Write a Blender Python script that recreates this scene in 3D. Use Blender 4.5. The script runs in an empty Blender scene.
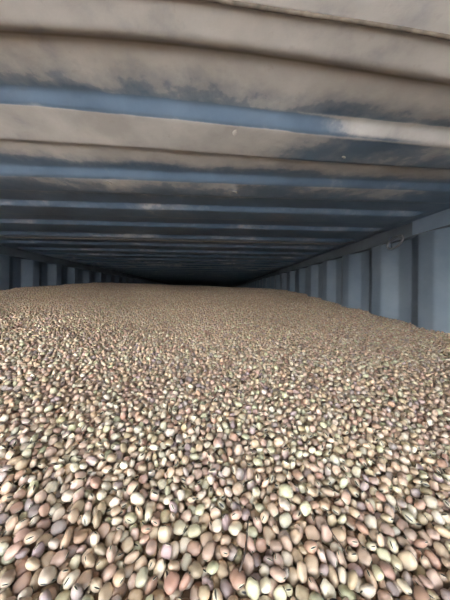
import bpy, bmesh, math, random
import numpy as np
from mathutils import Vector, Matrix

random.seed(7)
rng = np.random.default_rng(11)
S = bpy.context.scene
C = S.collection

# ------------------------------------------------------------------ camera, sky, exposure
CAM_Z = 2.08                      # camera height above the container floor
FPX = 225.0
YAW = math.atan(11.0 / 225.0)     # turned a little to the right of the container's axis
ROLL = 0.010
cam_d = bpy.data.cameras.new('camera')
cam = bpy.data.objects.new('camera', cam_d)
C.objects.link(cam)
cam_d.sensor_fit = 'HORIZONTAL'
cam_d.sensor_width = 36.0
cam_d.lens = FPX / 450.0 * 36.0
cam_d.clip_start = 0.01
cam_d.shift_y = -7.0 / 450.0
M = Matrix.Rotation(-YAW, 4, 'Z') @ Matrix.Rotation(math.radians(90), 4, 'X') @ Matrix.Rotation(ROLL, 4, 'Z')
cam.matrix_world = Matrix.Translation((0, 0, CAM_Z)) @ M
S.camera = cam

world = bpy.data.worlds.new('sky')
S.world = world
world.use_nodes = True
bg = world.node_tree.nodes['Background']
SUN_EL, SUN_AZ = math.radians(48), math.radians(-45)   # azimuth from the container's axis, to the left
_sky = world.node_tree.nodes.new('ShaderNodeTexSky')
_sky.sky_type = 'NISHITA'
_sky.sun_disc = False
_sky.sun_elevation = SUN_EL
_sky.sun_rotation = SUN_AZ
_sky.dust_density = 3.0
_hs = world.node_tree.nodes.new('ShaderNodeHueSaturation')
_hs.inputs['Saturation'].default_value = 0.5
world.node_tree.links.new(_sky.outputs[0], _hs.inputs['Color'])
world.node_tree.links.new(_hs.outputs[0], bg.inputs['Color'])
bg.inputs['Strength'].default_value = 0.35
sun_d = bpy.data.lights.new('sun', 'SUN')
sun_d.energy = 9.5
sun_d.angle = math.radians(1.5)
sun_d.color = (1.0, .98, .95)
sun = bpy.data.objects.new('sun', sun_d)
C.objects.link(sun)
_dir = Vector((math.sin(SUN_AZ) * math.cos(SUN_EL), math.cos(SUN_AZ) * math.cos(SUN_EL), math.sin(SUN_EL)))
sun.rotation_euler = _dir.to_track_quat('Z', 'Y').to_euler()
sun.location = (0, 0, 8)

S.view_settings.view_transform = 'Standard'
S.view_settings.look = 'None'
S.view_settings.gamma = 1.0
S.view_settings.use_curve_mapping = False
S.view_settings.exposure = 3.35

# ------------------------------------------------------------------ dimensions of the container
DR = 0.853                        # right wall (ridges of the corrugation)
DL = -1.48                        # left wall
Y0, Y1 = -0.60, 11.80              # door opening, far end
H = 0.31                          # roof above the camera
RAIL = 0.254                      # underside of the top rail above the camera
WP = 0.278                        # pitch of the wall corrugation
RP = 0.215                        # pitch of the roof corrugation


def link(name, me, mat=None, parent=None, kind=None):
    o = bpy.data.objects.new(name, me)
    C.objects.link(o)
    if mat is not None and len(me.materials) == 0:
        me.materials.append(mat)
    if parent is not None:
        o.parent = parent
    if kind:
        o['kind'] = kind
    return o


def tag(o, label, cat, group=None, kind=None):
    o['label'] = label
    o['category'] = cat
    if group:
        o['group'] = group
    if kind:
        o['kind'] = kind
    return o


def mesh_np(name, verts, faces, smooth=True):
    me = bpy.data.meshes.new(name)
    me.from_pydata([tuple(v) for v in verts], [], [tuple(f) for f in faces])
    if smooth:
        me.polygons.foreach_set('use_smooth', [True] * len(me.polygons))
    me.update()
    return me


def box_mesh(name, x0, x1, y0, y1, z0, z1, bevel=0.0):
    bm = bmesh.new()
    bmesh.ops.create_cube(bm, size=1.0)
    for v in bm.verts:
        v.co = Vector((x0 + (v.co.x + .5) * (x1 - x0), y0 + (v.co.y + .5) * (y1 - y0), z0 + (v.co.z + .5) * (z1 - z0)))
    if bevel:
        bmesh.ops.bevel(bm, geom=list(bm.edges), offset=bevel, segments=2, affect='EDGES', profile=.5)
    me = bpy.data.meshes.new(name)
    bm.to_mesh(me)
    bm.free()
    return me


def tube_mesh(name, pts, r, seg=8, closed=False):
    pts = [Vector(p) for p in pts]
    n = len(pts)
    rr = r if isinstance(r, (list, tuple)) else [r] * n
    vs, fs = [], []
    up = Vector((0.13, 0.21, 0.97)).normalized()
    for i, p in enumerate(pts):
        a = pts[(i - 1) % n] if (closed or i > 0) else p
        b = pts[(i + 1) % n] if (closed or i < n - 1) else p
        t = (b - a).normalized()
        s = t.cross(up).normalized()
        u = s.cross(t)
        for k in range(seg):
            an = 2 * math.pi * k / seg
            vs.append(p + (s * math.cos(an) + u * math.sin(an)) * rr[i])
    for i in range(n if closed else n - 1):
        j = (i + 1) % n
        for k in range(seg):
            l = (k + 1) % seg
            fs.append((i * seg + k, i * seg + l, j * seg + l, j * seg + k))
    if not closed:
        fs.append(tuple(range(seg))[::-1])
        fs.append(tuple((n - 1) * seg + k for k in range(seg)))
    return mesh_np(name, vs, fs)


# ------------------------------------------------------------------ materials
def new_mat(name):
    m = bpy.data.materials.new(name)
    m.use_nodes = True
    nt = m.node_tree
    return m, nt, nt.nodes['Principled BSDF']


def N(nt, typ, **kw):
    n = nt.nodes.new(typ)
    for k, v in kw.items():
        setattr(n, k, v)
    return n


def mixc(nt, fac, a, b):
    n = N(nt, 'ShaderNodeMix', data_type='RGBA')
    for sock, val in ((n.inputs[0], fac), (n.inputs[6], a), (n.inputs[7], b)):
        if isinstance(val, (tuple, list)):
            sock.default_value = (*val[:3], 1)
        elif isinstance(val, (int, float)):
            sock.default_value = val
        else:
            nt.links.new(val, sock)
    return n.outputs[2]


def noise(nt, vec, scale, detail=4, rough=.55, dist=0.0):
    n = N(nt, 'ShaderNodeTexNoise')
    n.inputs['Scale'].default_value = scale
    n.inputs['Detail'].default_value = detail
    n.inputs['Roughness'].default_value = rough
    n.inputs['Distortion'].default_value = dist
    if vec is not None:
        nt.links.new(vec, n.inputs['Vector'])
    return n.outputs['Fac']


def ramp(nt, fac, a, b, va=0.0, vb=1.0):
    n = N(nt, 'ShaderNodeMapRange', clamp=True)
    nt.links.new(fac, n.inputs[0])
    for i, v in enumerate((a, b, va, vb)):
        n.inputs[i + 1].default_value = v
    return n.outputs[0]


def math_n(nt, op, a, b=None):
    n = N(nt, 'ShaderNodeMath', operation=op)
    for s, v in zip(n.inputs, (a, b)):
        if v is None:
            continue
        if isinstance(v, (int, float)):
            s.default_value = v
        else:
            nt.links.new(v, s)
    return n.outputs[0]


def srgb(r, g, b):
    f = lambda c: ((c / 255 + .055) / 1.055) ** 2.4 if c > 10 else c / 255 / 12.92
    return (f(r), f(g), f(b))


PAINT = srgb(118, 131, 143)
DUST = srgb(172, 158, 141)


def steel_mat(name, roof):
    """dusty blue grey container paint; on the roof, peeling dusty patches with painted depth shade"""
    m, nt, p = new_mat(name)
    tc = N(nt, 'ShaderNodeTexCoord')
    ob = tc.outputs['Object']
    big = noise(nt, ob, 3.0, 5, .6, .3)
    fine = noise(nt, ob, 60.0, 5, .65)
    mid = noise(nt, ob, 12.0, 5, .55, .1)
    paint = mixc(nt, ramp(nt, mid, .3, .75), srgb(103, 116, 130), srgb(120, 132, 144))
    if roof:
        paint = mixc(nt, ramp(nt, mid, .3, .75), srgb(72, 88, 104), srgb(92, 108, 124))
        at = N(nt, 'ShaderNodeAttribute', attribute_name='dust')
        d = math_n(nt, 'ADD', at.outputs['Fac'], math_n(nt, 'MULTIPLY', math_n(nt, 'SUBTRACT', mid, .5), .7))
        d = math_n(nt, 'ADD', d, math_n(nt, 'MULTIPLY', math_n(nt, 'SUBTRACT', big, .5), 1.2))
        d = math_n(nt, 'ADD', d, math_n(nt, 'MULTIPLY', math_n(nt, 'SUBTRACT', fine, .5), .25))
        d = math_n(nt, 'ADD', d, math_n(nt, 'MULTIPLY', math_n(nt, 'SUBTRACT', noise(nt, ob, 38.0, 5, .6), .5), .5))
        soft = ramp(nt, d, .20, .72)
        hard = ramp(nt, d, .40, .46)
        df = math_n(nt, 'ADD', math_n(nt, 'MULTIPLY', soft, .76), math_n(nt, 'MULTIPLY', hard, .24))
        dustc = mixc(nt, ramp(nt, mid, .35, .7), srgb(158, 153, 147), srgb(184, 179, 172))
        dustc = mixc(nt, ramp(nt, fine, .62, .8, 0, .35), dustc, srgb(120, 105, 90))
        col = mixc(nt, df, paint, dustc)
        gr = N(nt, 'ShaderNodeAttribute', attribute_name='grime')
        g = math_n(nt, 'MULTIPLY', gr.outputs['Fac'], ramp(nt, mid, .25, .6, .45, 1))
        col = mixc(nt, g, col, srgb(104, 84, 62))
        rough = ramp(nt, df, 0, 1, .30, .75)
    else:
        df = ramp(nt, big, .42, .8, 0, .35)
        col = mixc(nt, df, paint, srgb(122, 124, 126))
        col = mixc(nt, ramp(nt, fine, .68, .8, 0, .3), col, srgb(100, 80, 62))
        rough = ramp(nt, df, 0, 1, .45, .7)
    nt.links.new(col, p.inputs['Base Color'])
    nt.links.new(rough, p.inputs['Roughness'])
    b = N(nt, 'ShaderNodeBump')
    b.inputs['Strength'].default_value = .25
    b.inputs['Distance'].default_value = .002
    nt.links.new(math_n(nt, 'ADD', fine, df), b.inputs['Height'])
    nt.links.new(b.outputs['Normal'], p.inputs['Normal'])
    return m


def plain_mat(name, c, rough=.6, metal=0.0, var=.15, scale=30):
    m, nt, p = new_mat(name)
    tc = N(nt, 'ShaderNodeTexCoord')
    f = noise(nt, tc.outputs['Object'], scale, 4)
    dark = tuple(x * (1 - 2 * var) for x in c)
    lite = tuple(min(1, x * (1 + var)) for x in c)
    nt.links.new(mixc(nt, ramp(nt, f, .3, .7), dark, lite), p.inputs['Base Color'])
    p.inputs['Roughness'].default_value = rough
    p.inputs['Metallic'].default_value = metal
    return m


ROOF_M = steel_mat('roof_paint', True)
WALL_M = steel_mat('wall_paint', False)
RAIL_M = plain_mat('rail_paint', srgb(88, 94, 100), .6, 0, .18, 9)
GRIME_M = plain_mat('seam_grime', srgb(106, 95, 83), .85, 0, .3, 90)
RING_M = plain_mat('galvanised_steel', srgb(120, 120, 122), .35, .9, .15, 60)
WOOD_M = plain_mat('plywood', srgb(150, 120, 85), .7, 0, .2, 12)
CONC_M = plain_mat('bounce_concrete', srgb(200, 199, 196), .9, 0, .06, 2)


def bean_mat(name, per_object):
    m, nt, p = new_mat(name)
    tc = N(nt, 'ShaderNodeTexCoord')
    if per_object:
        oi = N(nt, 'ShaderNodeObjectInfo')
        base = oi.outputs['Color']
        vec = N(nt, 'ShaderNodeVectorMath', operation='ADD')
        nt.links.new(tc.outputs['Object'], vec.inputs[0])
        nt.links.new(oi.outputs['Random'], vec.inputs[1])
        vec = vec.outputs[0]
    else:
        base = N(nt, 'ShaderNodeAttribute', attribute_name='skin').outputs['Color']
        vec = tc.outputs['Object']
    f = noise(nt, vec, 220.0, 4, .6)
    g = noise(nt, vec, 700.0, 3, .6)
    dark = N(nt, 'ShaderNodeMix', data_type='RGBA', blend_type='MULTIPLY')
    dark.inputs[0].default_value = 1.0
    nt.links.new(base, dark.inputs[6])
    dark.inputs[7].default_value = (.72, .62, .52, 1)
    col = mixc(nt, ramp(nt, f, .42, .68, 0, .75), base, dark.outputs[2])
    nt.links.new(col, p.inputs['Base Color'])
    p.inputs['Roughness'].default_value = .42
    b = N(nt, 'ShaderNodeBump')
    b.inputs['Strength'].default_value = .2
    b.inputs['Distance'].default_value = .0006
    nt.links.new(g, b.inputs['Height'])
    nt.links.new(b.outputs['Normal'], p.inputs['Normal'])
    return m


BEAN_M = bean_mat('bean_skin', True)
HEAP_M = bean_mat('heap_bean_skin', False)
EYE_M = plain_mat('bean_eye', srgb(34, 28, 26), .6, 0, .2, 400)
RIM_M = plain_mat('bean_eye_rim', srgb(205, 195, 165), .6, 0, .1, 400)
STALK_M = plain_mat('dry_stalk', srgb(96, 78, 66), .8, 0, .25, 200)
BED_M = plain_mat('bean_bed', srgb(92, 72, 55), .9, 0, .3, 150)


# ------------------------------------------------------------------ corrugated profiles
def trapezoid(t, pitch, flat_a, slope, flat_b):
    """0 on the first flat, 1 on the second"""
    t = np.mod(t, pitch)
    e1 = flat_a
    e2 = e1 + slope
    e3 = e2 + flat_b
    r = np.zeros_like(t)
    r = np.where((t >= e1) & (t < e2), (t - e1) / slope, r)
    r = np.where((t >= e2) & (t < e3), 1.0, r)
    return np.where(t >= e3, 1 - (t - e3) / (pitch - e3), r)


def smooth_profile(f, y, w=.006):
    return sum(f(y + o) for o in np.linspace(-w, w, 7)) / 7.0


def grid_mesh(name, P):
    """P: (ny, nx, 3)"""
    ny, nx = P.shape[:2]
    idx = np.arange(ny * nx).reshape(ny, nx)
    q = np.stack([idx[:-1, :-1], idx[:-1, 1:], idx[1:, 1:], idx[1:, :-1]], -1).reshape(-1, 4)
    me = bpy.data.meshes.new(name)
    me.vertices.add(ny * nx)
    me.vertices.foreach_set('co', P.reshape(-1).astype(np.float32))
    me.loops.add(q.size)
    me.loops.foreach_set('vertex_index', q.reshape(-1).astype(np.int32))
    me.polygons.add(len(q))
    me.polygons.foreach_set('loop_start', np.arange(0, q.size, 4, dtype=np.int32))
    me.polygons.foreach_set('use_smooth', np.ones(len(q), dtype=bool))
    me.update(calc_edges=True)
    me.validate()
    return me


def solidify(o, t, off=1):
    md = o.modifiers.new('sheet', 'SOLIDIFY')
    md.thickness = t
    md.offset = off


# ------------------------------------------------------------------ side walls: pressed steel sheet
def side_wall(name, x_in, sgn, phase, label):
    # ridge flat, slope outward (turned from the door), valley flat, slope inward (turned to the door)
    f = lambda y: trapezoid(y - phase, WP, .070, .068, .072)
    ys = np.arange(Y0, Y1 + .001, .006)
    prof = smooth_profile(f, ys) * .036
    zs = np.array([0.0, .6, 1.2, 1.8, CAM_Z + RAIL + .005])
    P = np.zeros((len(ys), len(zs), 3))
    P[:, :, 0] = (x_in + sgn * prof)[:, None]
    P[:, :, 1] = ys[:, None]
    P[:, :, 2] = zs[None, :]
    me = grid_mesh(name, P)
    o = link(name, me, WALL_M, kind='structure')
    o['label'] = label
    solidify(o, .003, 1 if sgn < 0 else -1)
    return o


# on the right wall the dark flank (turned from the door) starts at y = .937
WALL_R_PHASE, WALL_L_PHASE = .902 - .070, .80
wall_r = side_wall('wall_right', DR, 1, WALL_R_PHASE, 'blue grey corrugated steel side wall on the right')
wall_l = side_wall('wall_left', DL, -1, WALL_L_PHASE, 'dark corrugated steel side wall on the left')
bp = np.arange(DL - .045, DR + .045, .006)
zs = np.array([0.0, 1.0, CAM_Z + H + .03])
P = np.zeros((len(bp), 3, 3))
P[:, :, 0] = bp[:, None]
P[:, :, 1] = (Y1 - .05 + .036 * smooth_profile(lambda t: trapezoid(t, WP, .07, .068, .072), bp))[:, None]
P[:, :, 2] = zs[None, :]
wb = link('wall_back', grid_mesh('wall_back', P), WALL_M, kind='structure')
wb['label'] = 'corrugated steel end wall in the dark'
solidify(wb, .003, 1)
for i_, (a_, b_, c_, d_) in enumerate(((DL - .12, DL + .012, 0, CAM_Z + H + .05), (DR - .012, DR + .12, 0, CAM_Z + H + .05), (DL - .12, DR + .12, CAM_Z + H - .05, CAM_Z + H + .06))):
    nm_ = f'trim_{i_ + 3}'
    o_ = link(nm_, box_mesh(nm_, a_, b_, Y1 - .045, Y1 + .05, c_, d_, .003), WALL_M, kind='structure')
    o_['label'] = ('steel corner post at the far left', 'steel corner post at the far right', 'steel header at the far end')[i_]
fl = link('floor', box_mesh('floor', DL - .04, DR + .04, Y0, Y1, -.03, 0), WOOD_M, kind='structure')
fl['label'] = 'plywood container floor under the beans'
wf = link('wall_front', box_mesh('wall_front', DL - .03, DR + .03, Y0 - .03, Y0 - .002, 0, CAM_Z - .225, .003), WOOD_M, kind='structure')
wf['label'] = 'plywood board holding the beans at the door'

# unseen right door leaf, added half open to keep light off the left wall
dm = box_mesh('door_blocker_1', 0, .04, -1.15, 0, .05, CAM_Z + H, .004)
dr = link('door_blocker_1', dm, WALL_M, kind='structure')
dr['label'] = 'added unseen steel door leaf, half open to block light from the right'
dr.location = (DR + .02, Y0 - .045, 0)
dr.rotation_euler = (0, 0, math.radians(-60))
for zz_ in (.45, 1.0, 1.55, 2.05):
    link('door_blocker_rib', box_mesh('door_blocker_rib', -.02, .001, -1.10, -.06, zz_, zz_ + .09, .004), WALL_M, dr)

# ------------------------------------------------------------------ top rails
for nm, xi, sg, lab in (('trim_1', DR, 1, 'steel top rail above the right wall'), ('trim_2', DL, -1, 'steel top rail above the left wall')):
    a, b = sorted((xi - sg * .003, xi + sg * .06))
    r = link(nm, box_mesh(nm, a, b, Y0, Y1, CAM_Z + RAIL, CAM_Z + H + .03, .003), RAIL_M, kind='structure')
    r['label'] = lab
    a, b = sorted((xi - sg * .007, xi - sg * .002))
    link('gusset_plate', box_mesh('gusset_plate', a, b, Y0, .925, CAM_Z + RAIL + .002, CAM_Z + H + .02, .0015), WALL_M, r)

# ------------------------------------------------------------------ roof: stamped sheets, ribs across the container
RIB0 = .380                       # a rib starts to come down here


def roof_f(y):
    # high flat, slope down (turned to the door), low flat, slope up
    return trapezoid(y - RIB0 + .090, RP, .090, .015, .092)


def sstep(a, b, t):
    u = np.clip((t - a) / (b - a), 0, 1)
    return u * u * (3 - 2 * u)


def roof_z(x, y):
    p = smooth_profile(roof_f, y, .005)
    edge = sstep(.035, .10, DR - x) * sstep(.035, .10, x - DL)
    z = CAM_Z + H + .006 - .0145 * p * edge
    # the sheet next to the door is dented: it hangs lower to the right and bows
    k = 1 - sstep(.36, .66, y)
    xx = .45 * np.tanh(x / .45)
    z = z - .060 * k * xx
    kb = 1 - sstep(.28, .42, y)
    z = z - .16 * kb * np.minimum(xx * xx, .12)
    return z


ceil = bpy.data.objects.new('ceiling', None)
C.objects.link(ceil)
ceil['kind'] = 'structure'
ceil['label'] = 'ribbed steel container roof with peeling dusty paint'
xs = np.unique(np.concatenate([np.linspace(DL - .02, DL + .14, 12), np.linspace(DL + .14, DR - .14, 44), np.linspace(DR - .14, DR + .02, 12)]))
SEAM0 = .2295
edges = [Y0] + [SEAM0 + 5 * RP * k for k in range(12) if SEAM0 + 5 * RP * k < Y1 - .1] + [Y1]
for i in range(len(edges) - 1):
    a, b = edges[i], edges[i + 1]
    a2 = a - (.012 if i else 0)          # each sheet laps over the one before it
    ys = np.unique(np.concatenate([np.arange(a2, b, .005 if i < 3 else .009 if i < 6 else .014), [b]]))
    X, Y = np.meshgrid(np.unique(np.concatenate([xs, np.linspace(-.6, .6, 121)])) if i < 2 else xs, ys)
    Z = roof_z(X, Y) - (.003 if i == 0 else 0.0) + np.where((i > 0) & (Y < a), .002, 0)
    me = grid_mesh('roof_panel', np.stack([X, Y, Z], -1))
    p = smooth_profile(roof_f, Y, .004)
    dy = (smooth_profile(roof_f, Y + .004, .004) - smooth_profile(roof_f, Y - .004, .004))
    # dusty coat lies on the low flats, thins out towards the slope that faces the door
    phase = np.mod(Y - RIB0 + .090, RP)
    first = (Y < .52)
    dust = np.where(p > .9, .80, .70)
    dust = np.where(p < .1, .95 - .68 * np.clip((phase - .020) / .066, 0, 1), dust)
    dust = np.where(dy > .05, .0 + .22 * sstep(.50, .75, Y), dust)  # deeper slopes get a lighter coat: rib highlights put into the colour
    # worn bare to the right of the second flat, caked on to the slope beside it
    low1 = sstep(.392, .402, Y) * (1 - sstep(.485, .50, Y))
    slope1 = sstep(.366, .374, Y) * (1 - sstep(.398, .408, Y))
    dust = dust + low1 * (.15 - .75 * sstep(.04, .26, X + 1.2 * (Y - .44)))
    dust = dust + slope1 * .85 * sstep(.12, .30, X - 1.5 * (Y - .39))
    dust = dust + .5 * np.exp(-(((X + .32) / .12) ** 2 + ((Y - .404) / .012) ** 2))
    dust = dust - np.where(dy > .05, 0, .68) * sstep(.50, .75, Y)  # flats darkened with depth: falloff of daylight put into the colour
    gr = np.exp(-((Y - (RIB0 - .094)) / .003) ** 2) * .8 + .25 * np.exp(-((Y - (RIB0 - .092)) / .014) ** 2)
    gr = gr + .6 * np.exp(-((Y - edges[i]) / .004) ** 2) * (i > 0)
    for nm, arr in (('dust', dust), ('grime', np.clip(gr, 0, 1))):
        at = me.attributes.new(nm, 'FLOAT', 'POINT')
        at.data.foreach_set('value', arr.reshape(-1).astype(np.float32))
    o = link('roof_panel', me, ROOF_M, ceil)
    solidify(o, .002, -1)
    if 0 < i < 3:
        pts = [(x, a + .0007 * math.sin(23 * x) - .001, float(roof_z(np.array(x), np.array(a))) - .0035) for x in np.linspace(DL + .05, DR - .02, 90)]
        link('seam_bead', tube_mesh('seam_bead', pts, [.0026 + .0008 * random.random() for _ in pts], 6), GRIME_M, o)

# curled flakes of paint hanging from the roof
for fx, fy, s in ((.036, .415, .012), (.06, .66, .014), (-.29, .63, .012), (.27, .46, .010)):
    vs = [(0, 0, 0)]
    for k in range(9):
        an = 2 * math.pi * k / 9
        r = s * (.45 + .3 * random.random())
        vs.append((r * math.cos(an), r * .55 * math.sin(an), -.004 * abs(math.cos(an)) * random.random() - .001))
    fs = [(0, k + 1, (k + 1) % 9 + 1) for k in range(9)]
    o = link('paint_flake', mesh_np('paint_flake', vs, fs), plain_mat('flake_paint', srgb(200, 195, 186), .7, 0, .08, 100), ceil)
    o.location = (fx, fy, float(roof_z(np.array(fx), np.array(fy))) - .0015)
    o.rotation_euler = (.15, .1, random.random() * 3)
    solidify(o, .0008, 0)

# ------------------------------------------------------------------ lashing ring under the right top rail
lr = bpy.data.objects.new('lashing_ring', None)
C.objects.link(lr)
lr.location = (DR - .004, 1.005, CAM_Z + RAIL + .008)
tag(lr, 'small galvanised steel lashing ring hanging under the right top rail', 'ring')
pts = []
for k in range(24):
    an = 2 * math.pi * k / 24
    pts.append((-.012 - .010 * math.cos(an), .034 * math.cos(an), -.018 + .024 * math.sin(an) - .012 * math.cos(an)))
link('ring', tube_mesh('ring', pts, .0048, 8, True), RING_M, lr)
link('bracket', tube_mesh('bracket', [(-.002, .03, .012), (-.010, .032, .0), (-.014, .034, -.016), (-.006, .036, -.03), (.0, .038, -.032)], .006, 8), WALL_M, lr)

# ------------------------------------------------------------------ unseen yard outside the door, added to shape the light
ASPH_M = plain_mat('yard_asphalt', srgb(92, 92, 94), .9, 0, .12, 3)
PALE_M = plain_mat('bounce_render', srgb(222, 220, 214), .9, 0, .04, 1.5)
yd = link('ground_yard', box_mesh('ground_yard', -60, 60, -60, Y0 - .4, -1.37, -1.27), ASPH_M, kind='structure')  # dark ground added to cut low light on the deep roof and walls
yd['label'] = 'added unseen dark asphalt yard outside the container door'
ap = link('ground_bounce', box_mesh('ground_bounce', -12, 12, -10.5, Y0 - .4, -1.27, -1.25), CONC_M, kind='structure')  # pale slab added to bounce light up to the near roof
ap['label'] = 'added unseen pale concrete apron bouncing light in at the container door'
ws = link('wall_bounce', box_mesh('wall_bounce', -45, 45, -31, -30, -1.27, 8.0, .02), PALE_M, kind='structure')  # pale reflector wall added to throw daylight deep onto the beans
ws['label'] = 'added unseen pale wall across the yard reflecting light into the container'
for k_ in range(15):
    link('wall_bounce_pier', box_mesh('wall_bounce_pier', -43 + 6 * k_, -42.5 + 6 * k_, -30, -29.8, -1.27, 8.0, .01), PALE_M, ws)

# ------------------------------------------------------------------ the beans: a drop-and-settle tile, then laid over the heap
TY = np.array([-.7, 0, .3, .81, 1.03, 1.5, 2.04, 2.67, 3.4, 4.2, 5.2, 8.0, 12.0])
TH = np.array([.225, .215, .185, .122, .100, .050, -.010, -.058, -.095, -.112, -.10, .10, .14])
_yy = np.linspace(-.8, 12.2, 2600)
_hh = np.interp(_yy, TY, TH)
_k = np.ones(81) / 81
_hh = np.convolve(np.pad(_hh, 40, mode='edge'), _k, 'valid')


def heap_z(x, y):
    h = np.interp(y, _yy, _hh) + .026 * x
    h = h + .003 * np.sin(9 * x + 4 * y) + .0025 * np.sin(13 * y - 7 * x + 1) + .004 * np.sin(2.3 * x + 1.1) * np.sin(1.9 * y)
    return CAM_Z - h


# skin colours: name, sRGB, share
SKINS = [('tan', (199, 174, 146), 35), ('pinkish-brown', (190, 162, 142), 19), ('cream', (214, 199, 175), 17),
         ('pale-green', (197, 190, 157), 9), ('mauve-grey', (170, 151, 143), 8), ('reddish-brown', (172, 138, 117), 6),
         ('olive-brown', (173, 155, 124), 6)]
SK_LIN = np.array([srgb(*s[1]) for s in SKINS])
SK_P = np.array([s[2] for s in SKINS], float)
SK_P /= SK_P.sum()

T = .60
CELL = .00075
NG = int(round(T / CELL))
NB = 15500
size = np.clip(rng.normal(1.0, .13, NB), .68, 1.35)
semi = np.stack([.0051 * size * rng.normal(1, .07, NB), .0043 * size * rng.normal(1, .06, NB), .0031 * size * rng.normal(1, .07, NB)], 1)
skin = rng.choice(len(SKINS), NB, p=SK_P)


def rot_bean(kind):
    """columns: the bean's long axis (its eye is at +x), width, thickness"""
    yaw = rng.uniform(0, 2 * math.pi)
    if kind == 0:      # flat
        pit, rol = rng.normal(0, .38), rng.normal(0, .38)
    elif kind == 1:    # eye up
        pit, rol = -rng.uniform(.5, 1.45), rng.uniform(-1.2, 1.2)
    else:              # on its long edge
        pit, rol = rng.normal(0, .35), rng.choice([-1, 1]) * rng.uniform(.7, 1.57)
    cy, sy, cp, sp, cr, sr = math.cos(yaw), math.sin(yaw), math.cos(pit), math.sin(pit), math.cos(rol), math.sin(rol)
    Rz = np.array([[cy, -sy, 0], [sy, cy, 0], [0, 0, 1]])
    Ry = np.array([[cp, 0, sp], [0, 1, 0], [-sp, 0, cp]])
    Rx = np.array([[1, 0, 0], [0, cr, -sr], [0, sr, cr]])
    return Rz @ Ry @ Rx


Hm = np.zeros((NG, NG))
own = -np.ones((NG, NG), int)
pos = np.zeros((NB, 3))
Rb = np.zeros((NB, 3, 3))
hf = 12
gy, gx = np.mgrid[-hf:hf + 1, -hf:hf + 1]
gxf, gyf = gx * CELL, gy * CELL
KT = 40
kinds = rng.choice(3, NB, p=[.56, .32, .12])
for i in range(NB):
    R = rot_bean(kinds[i])
    Rb[i] = R
    Q = (R * (1 / semi[i] ** 2)) @ R.T
    bq = Q[0, 2] * gxf + Q[1, 2] * gyf
    cq = Q[0, 0] * gxf ** 2 + 2 * Q[0, 1] * gxf * gyf + Q[1, 1] * gyf ** 2 - 1
    disc = bq * bq - Q[2, 2] * cq
    ok = disc > 0
    sq = np.sqrt(disc[ok])
    zl = (-bq[ok] - sq) / Q[2, 2]
    zu = (-bq[ok] + sq) / Q[2, 2]
    ddx, ddy = gx[ok], gy[ok]
    kt = KT if i < NB - 3800 else 150      # the last ones find the deepest gaps
    cx = rng.integers(0, NG, kt)
    cyy = rng.integers(0, NG, kt)
    IX = (cx[:, None] + ddx[None]) % NG
    IY = (cyy[:, None] + ddy[None]) % NG
    zz = (Hm[IY, IX] - zl[None]).max(1)
    b = int(np.argmin(zz))
    z = zz[b] - .0010
    pos[i] = (cx[b] * CELL, cyy[b] * CELL, z)
    cur = Hm[IY[b], IX[b]]
    new = z + zu
    up = new > cur
    Hm[IY[b][up], IX[b][up]] = new[up]
    own[IY[b][up], IX[b][up]] = i
seen = np.bincount(own[own >= 0], minlength=NB)
area = np.array([math.pi * s[0] * s[1] for s in semi]) / CELL ** 2
ZREF = float(Hm.mean())
keep = np.where(seen >= 5)[0]
print('tile beans', NB, 'showing', len(keep), 'rough', Hm.std())
shade = np.clip(rng.normal(1.0, .10, (NB, 1)) * rng.normal(1, .025, (NB, 3)), .7, 1.3)
body_col = np.clip(SK_LIN[skin] * shade, 0, .9)


# ---- bean shapes: unit meshes, the eye (a slit) at the +x pole
def bean_shape(rings, seg, var=0):
    """rings: list of (angle from the eye pole, slit aspect). Returns verts on the unit bean."""
    vs = [(1.0, 0, 0)]
    for th, asp in rings:
        for k in range(seg):
            ph = 2 * math.pi * k / seg
            cy, cz = math.cos(ph), math.sin(ph) * asp
            y, z = math.sin(th) * cy, math.sin(th) * cz
            x = math.copysign(math.sqrt(max(0, 1 - y * y - z * z)), math.cos(th))
            vs.append((x, y, z))
    vs.append((-1.0, 0, 0))
    v = np.array(vs)
    # fuller corners, a flatter face, a slightly hollow eye end
    x, y, z = v.T
    w = np.sqrt(np.maximum(1e-9, 1 - np.abs(x) ** 2.9)) / np.sqrt(np.maximum(1e-9, 1 - x ** 2))
    w = np.where(np.abs(x) > .999, 1, w)
    v = np.stack([x - .07 * np.exp(-(y / .35) ** 2) * (x > .6), y * w * (1 - .08 * x), z * (.5 + .5 * w) * (1 + .06 * x)], 1)
    if var:
        vr = np.random.default_rng(100 + var)
        for _ in range(5):
            d = vr.normal(0, 1, 3)
            d /= np.linalg.norm(d)
            dd_ = np.sum((v - d) ** 2, 1)
            v = v * (1 + vr.uniform(-.13, .07) * np.exp(-dd_ / vr.uniform(.15, .5)))[:, None]
        # a bend, and one face pressed in
        v[:, 1] += vr.uniform(-.16, .16) * (v[:, 0] ** 2 - .4)
        v[:, 2] -= vr.uniform(0, .28) * np.exp(-(v[:, 0] ** 2 + v[:, 1] ** 2) / .30) * (v[:, 2] > 0)
    n = len(rings)
    fs = []
    for k in range(seg):
        fs.append((0, 1 + k, 1 + (k + 1) % seg))
    for r in range(n - 1):
        a, b = 1 + r * seg, 1 + (r + 1) * seg
        for k in range(seg):
            l = (k + 1) % seg
            fs.append((a + k, b + k, b + l))
            fs.append((a + k, b + l, a + l))
    a = 1 + (n - 1) * seg
    for k in range(seg):
        fs.append((a + k, len(v) - 1, a + (k + 1) % seg))
    return v, np.array(fs)


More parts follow.
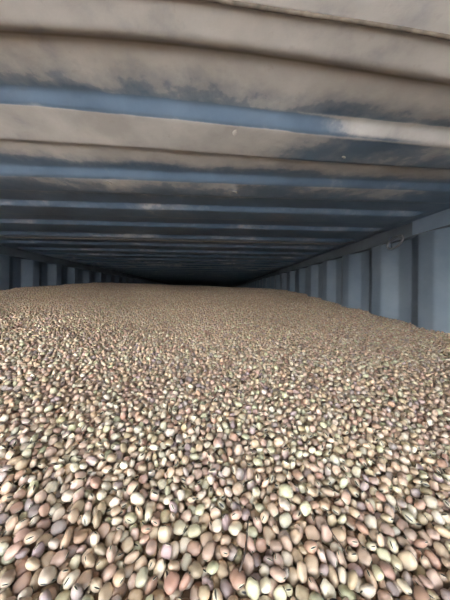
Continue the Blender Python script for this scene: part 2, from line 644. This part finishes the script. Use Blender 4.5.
LOD0 = lambda var: bean_shape([(.30, 1), (.55, 1), (.80, 1), (1.05, 1), (1.3, 1), (1.57, 1), (1.84, 1), (2.1, 1), (2.36, 1), (2.62, 1), (2.88, 1)], 18, var)
LOD1 = lambda var: bean_shape([(.50, .26), (.66, .42), (.95, .9), (1.35, 1), (1.75, 1), (2.15, 1), (2.6, 1)], 10, var)
LOD2 = bean_shape([(.62, .6), (1.3, 1), (2.2, 1)], 6)
LOD3 = bean_shape([(1.0, 1), (2.1, 1)], 4)
LOD4 = bean_shape([(1.57, 1)], 4)
L1C = np.array([0] + [0] * 10 + [1] * 10 + [2] * 51)      # 0 eye, 1 rim, 2 skin
L2C = np.array([0] + [3] * 6 + [2] * 13)
L3C = np.array([2] * 10)
L4C = np.array([2] * 6)
EYE_C = np.array(srgb(40, 33, 30))
RIM_C = np.array(srgb(206, 196, 168))


def wall_x(y):
    pr = smooth_profile(lambda t: trapezoid(t - WALL_R_PHASE, WP, .070, .068, .072), y) * .036
    pl = smooth_profile(lambda t: trapezoid(t - WALL_L_PHASE, WP, .070, .068, .072), y) * .036
    return DL - pl, DR + pr


def in_container(x, y):
    xl, xr = wall_x(y)
    return (x > xl + .006) & (x < xr - .006) & (y > Y0 + .006) & (y < 3.3)


# every place of the tile inside the part of the container that is looked at
recs = []       # bean id, x, y, dz
NTX0, NTX1 = math.floor(DL / T) - 1, math.ceil(DR / T)
for tx in range(NTX0 - 1, NTX1 + 1):
    for ty in range(-1, 6):
        p = pos[keep].copy()
        ox, oy = tx * T - .30, ty * T + .02
        x = p[:, 0] + ox
        y = p[:, 1] + oy
        ok = in_container(x, y)
        recs.append(np.stack([keep[ok], x[ok], y[ok], p[ok, 2] - ZREF], 1))
recs = np.concatenate(recs)
bid = recs[:, 0].astype(int)
BX, BY = recs[:, 1], recs[:, 2]
BZ = heap_z(BX, BY) + recs[:, 3]

# where each one falls in the camera's view (used to find the largest ones in view and to choose detail)
Mi = np.array(cam.matrix_world.inverted())
pc = np.stack([BX, BY, BZ], 1) @ Mi[:3, :3].T + Mi[:3, 3]
dep = -pc[:, 2]
dsafe = np.where(dep > .02, dep, .02)
PXx = 225 + FPX * pc[:, 0] / dsafe
PXy = 300 - FPX * pc[:, 1] / dsafe - 7
inview = (dep > .05) & (PXx > -60) & (PXx < 510) & (PXy < 680)
use = inview | ((BY < 1.3) & (BY > -.15) & (np.abs(BX) < .75))
frac = seen[bid] / area[bid]
psize = (FPX / dsafe) ** 2 * seen[bid]
cand = np.where((dep > .05) & (PXx > 3) & (PXx < 447) & (PXy < 596) & (frac > .30))[0]
# the 300 nearest of the beans that lie open on top
order = cand[np.argsort(dep[cand] - .00 * psize[cand])]
order = order[:300] if len(order) > 300 else order
ind = np.zeros(len(bid), bool)
ind[order] = True
print('placed', len(bid), 'used', int(use.sum()), 'individual', int(ind.sum()), 'y range', BY[ind].min(), BY[ind].max(), 'px', PXy[ind].min())

# ---- all the other beans, one mass
dist = np.sqrt(BX ** 2 + BY ** 2)
side = ~((PXx > -25) & (PXx < 475) & (PXy < 625) & (dep > .05))      # just outside the frame
lod = np.where(dist < .40, 1, np.where(dist < .66, 2, np.where(dist < 1.35, 3, 4)))
lod = np.where(side, np.maximum(lod, 2), lod)
need = np.array([0, 9, 14, 28, 45])[lod]
V, F, COL = [], [], []
base = 0
NVAR = 6
shape_of = rng.integers(1, NVAR + 1, NB)
jobs = [(1, LOD1(k), L1C, k) for k in range(1, NVAR + 1)] + [(2, LOD2, L2C, 0), (3, LOD3, L3C, 0), (4, LOD4, L4C, 0)]
for L, (sv, sf), lc, var in jobs:
    s = np.where(use & ~ind & (lod == L) & (seen[bid] >= need) & ((var == 0) | (shape_of[bid] == var)))[0]
    if not len(s):
        continue
    b = bid[s]
    loc = sv[None] * semi[b][:, None, :]
    wv = np.einsum('nij,nkj->nki', Rb[b], loc) + np.stack([BX[s], BY[s], BZ[s]], 1)[:, None, :]
    nv = sv.shape[0]
    V.append(wv.reshape(-1, 3))
    F.append((sf[None] + (base + np.arange(len(s)) * nv)[:, None, None]).reshape(-1, 3))
    base += len(s) * nv
    bc = np.repeat(body_col[b][:, None, :], nv, 1)
    cc = np.where((lc == 0)[None, :, None], EYE_C, np.where((lc == 1)[None, :, None], RIM_C, np.where((lc == 3)[None, :, None], bc * .75, bc)))
    COL.append(cc.reshape(-1, 3))
    print('lod', L, len(s), len(s) * len(sf))
V = np.concatenate(V)
F = np.concatenate(F)
COL = np.concatenate(COL)
nb_face = len(F)

# the bed the visible beans lie on (the beans below, seen only through the gaps), and the far end of the heap
bu = np.linspace(0, 1, 90)
by = np.concatenate([np.linspace(Y0, 3.3, 260), np.linspace(3.32, Y1 - .056, 260)])
U, Y = np.meshgrid(bu, by)
_xl, _xr = wall_x(Y)
X = _xl + .001 + U * (_xr - _xl - .002)
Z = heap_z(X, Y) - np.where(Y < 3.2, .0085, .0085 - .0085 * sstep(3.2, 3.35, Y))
far = Y > 3.25
Z = Z + np.where(far, rng.normal(0, .0025, Z.shape), 0)
g = np.arange(X.size).reshape(X.shape) + len(V)
q1 = np.stack([g[:-1, :-1], g[:-1, 1:], g[1:, 1:]], -1).reshape(-1, 3)
q2 = np.stack([g[:-1, :-1], g[1:, 1:], g[1:, :-1]], -1).reshape(-1, 3)
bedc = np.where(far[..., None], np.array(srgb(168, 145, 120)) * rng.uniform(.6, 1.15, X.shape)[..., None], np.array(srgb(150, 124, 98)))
V = np.concatenate([V, np.stack([X, Y, Z], -1).reshape(-1, 3)])
F = np.concatenate([F, q1, q2])
COL = np.concatenate([COL, bedc.reshape(-1, 3)])

me = bpy.data.meshes.new('bean_heap')
me.vertices.add(len(V))
me.vertices.foreach_set('co', V.reshape(-1).astype(np.float32))
me.loops.add(F.size)
me.loops.foreach_set('vertex_index', F.reshape(-1).astype(np.int32))
me.polygons.add(len(F))
me.polygons.foreach_set('loop_start', np.arange(0, F.size, 3, dtype=np.int32))
me.polygons.foreach_set('use_smooth', np.ones(len(F), dtype=bool))
me.update(calc_edges=True)
ca = me.attributes.new('skin', 'FLOAT_COLOR', 'POINT')
ca.data.foreach_set('color', np.concatenate([COL, np.ones((len(COL), 1))], 1).reshape(-1).astype(np.float32))
heap = link('bean_heap', me, HEAP_M)
tag(heap, 'deep heap of dried broad beans filling the container up to the far dark end', 'beans', kind='stuff')
print('tris', len(F))

# ---- the nearest beans, one object each
bean_mes = {}
for k in range(1, NVAR + 1):
    pv, pf = LOD0(k)
    bean_mes[k] = mesh_np('broad_bean', pv, pf)
    bean_mes[k].materials.append(BEAN_M)


from mathutils.bvhtree import BVHTree


def eye_patch(name, tree, w, l, lift, mat):
    """a slit lying on the eye end of a bean"""
    seg = 14
    pts = [(0, 0, lift)] + [(r * l * math.cos(2 * math.pi * k / seg), r * w * math.sin(2 * math.pi * k / seg), lf)
                            for r, lf in ((.6, lift), (1.0, -.015)) for k in range(seg)]
    out = []
    for y, z, lf in pts:
        hit = tree.ray_cast(Vector((2, y, z)), Vector((-1, 0, 0)))[0]
        out.append(((hit.x if hit else .5) + lf, y, z))
    fs = []
    for k in range(seg):
        l2 = (k + 1) % seg
        fs.append((0, 1 + k, 1 + l2))
        fs.append((1 + k, 1 + seg + k, 1 + seg + l2, 1 + l2))
    me = mesh_np(name, out, fs)
    me.materials.append(mat)
    return me


eye_mes, rim_mes = {}, {}
for k in range(1, NVAR + 1):
    tr = BVHTree.FromPolygons([tuple(v.co) for v in bean_mes[k].vertices], [tuple(p.vertices) for p in bean_mes[k].polygons])
    eye_mes[k] = eye_patch('hilum', tr, .17, .62, .035, EYE_M)
    rim_mes[k] = eye_patch('hilum_rim', tr, .31, .74, .014, RIM_M)

camp = np.array(cam.location)
beans = np.where(ind)[0]
info = []
for j in beans:
    b = bid[j]
    P3 = np.array((BX[j], BY[j], BZ[j]))
    ax = Rb[b][:, 0]
    view = camp - P3
    view /= np.linalg.norm(view)
    eye_vis = float(ax @ view) > .28
    up_eye = float(ax @ view) > .65
    info.append((j, b, eye_vis, up_eye))
szs = np.array([size[b] for _, b, _, _ in info])
q_lo, q_hi = np.quantile(szs, .25), np.quantile(szs, .75)


def place_word(x, y):
    c = 'left' if x < 90 else 'centre left' if x < 180 else 'centre' if x < 270 else 'centre right' if x < 360 else 'right'
    r = 'front row' if y > 572 else 'second row' if y > 545 else 'third row' if y > 520 else 'back row'
    return c, r


label_of = {}
col_of = {j: SKINS[skin[b]][0] for j, b, _, _ in info}
for j, b, ev, ue in info:
    dd = (PXx[beans] - PXx[j]) ** 2 + (PXy[beans] - PXy[j]) ** 2
    nb = beans[np.argsort(dd)[1:3]]
    sz = 'large ' if size[b] > q_hi else 'small ' if size[b] < q_lo else ''
    c, r = place_word(PXx[j], PXy[j])
    eye = ' with black eye up' if ue else ' with eye showing' if ev else ''
    n0, n1 = col_of[nb[0]], col_of[nb[1]]
    row = {'front row': 'nearest edge', 'second row': 'near edge', 'third row': 'mid front', 'back row': 'front strip'}[r]
    n2 = col_of[beans[np.argsort(dd)[3]]]
    st = f'{sz}{col_of[j]}'
    full = [f'{st} broad bean{eye}, {row} {c}', f'{st} broad bean{eye}, {row} {c}, beside {n0} one',
            f'{st} bean{eye}, {row} {c}, beside {n0} and {n1}', f'{st} bean{eye}, {row} {c}, beside {n0}, {n1} and {n2}']
    label_of[j] = full
from collections import Counter
final = {}
left = list(label_of)
for lev in range(4):
    cnt = Counter(label_of[j][lev] for j in left)
    rest = []
    for j in left:
        if cnt[label_of[j][lev]] == 1 or lev == 3:
            final[j] = label_of[j][lev]
        else:
            rest.append(j)
    left = rest

by_label = {}
for j in final:
    by_label.setdefault(final[j], []).append(j)
for lab, js in by_label.items():
    if len(js) > 1:                       # look-alikes with the same neighbours: told apart by their order
        js.sort(key=lambda j: PXx[j])
        for k, j in enumerate(js):
            final[j] = f"{label_of[j][2]}, {('left', 'right', 'farther right', 'last')[min(k, 3)]} one"
for j, b, ev, ue in info:
    o = bpy.data.objects.new('broad_bean', bean_mes[int(shape_of[b])])
    C.objects.link(o)
    Mx = Matrix([list(r) for r in Rb[b]]).to_4x4()
    o.matrix_world = Matrix.Translation((BX[j], BY[j], BZ[j])) @ Mx @ Matrix.Diagonal((*semi[b], 1))
    o.color = (*body_col[b], 1)
    tag(o, final[j], 'bean', 'dried broad beans on top at the front of the heap')
    if ev:
        h = bpy.data.objects.new('hilum', eye_mes[int(shape_of[b])])
        C.objects.link(h)
        h.parent = o
        h['label'] = 'black slit shaped eye'
        r = bpy.data.objects.new('hilum_rim', rim_mes[int(shape_of[b])])
        C.objects.link(r)
        r.parent = o

# ---- bits of dry stalk lying among the beans
def on_heap(x, y):
    i0, j0 = int(((x + .30) % T) / CELL), int(((y - .02) % T) / CELL)
    blk = Hm[np.ix_([(j0 + d) % NG for d in range(-3, 4)], [(i0 + d) % NG for d in range(-3, 4)])]
    return float(heap_z(np.array(x), np.array(y))) + float(blk.max()) - ZREF


for (xa, ya), (xb, yb), rad, lab in (((.020, .158), (.034, .196), .0008, 'thin dark bent stalk lying between the beans near the front centre'),
                                     ((.104, .168), (.100, .186), .0006, 'short thin dry stalk lying on the beans at the front right')):
    n = 9
    path = []
    for k in range(n):
        t = k / (n - 1)
        x, y = xa + (xb - xa) * t + .0012 * math.sin(5 * t), ya + (yb - ya) * t
        path.append([x, y, on_heap(x, y) + rad * .5])
    zz = np.convolve(np.pad([p_[2] for p_ in path], 2, mode='edge'), np.ones(5) / 5, 'valid')
    top = max(p_[2] - z_ for p_, z_ in zip(path, zz)) * .5
    vs = [(p_[0], p_[1], float(z_) + top) for p_, z_ in zip(path, zz)]
    o = link('dry_stalk', tube_mesh('dry_stalk', vs, [rad * (1.1 - .5 * k / n) for k in range(n)], 6), STALK_M)
    tag(o, lab, 'stalk', 'stalk bits in the beans')
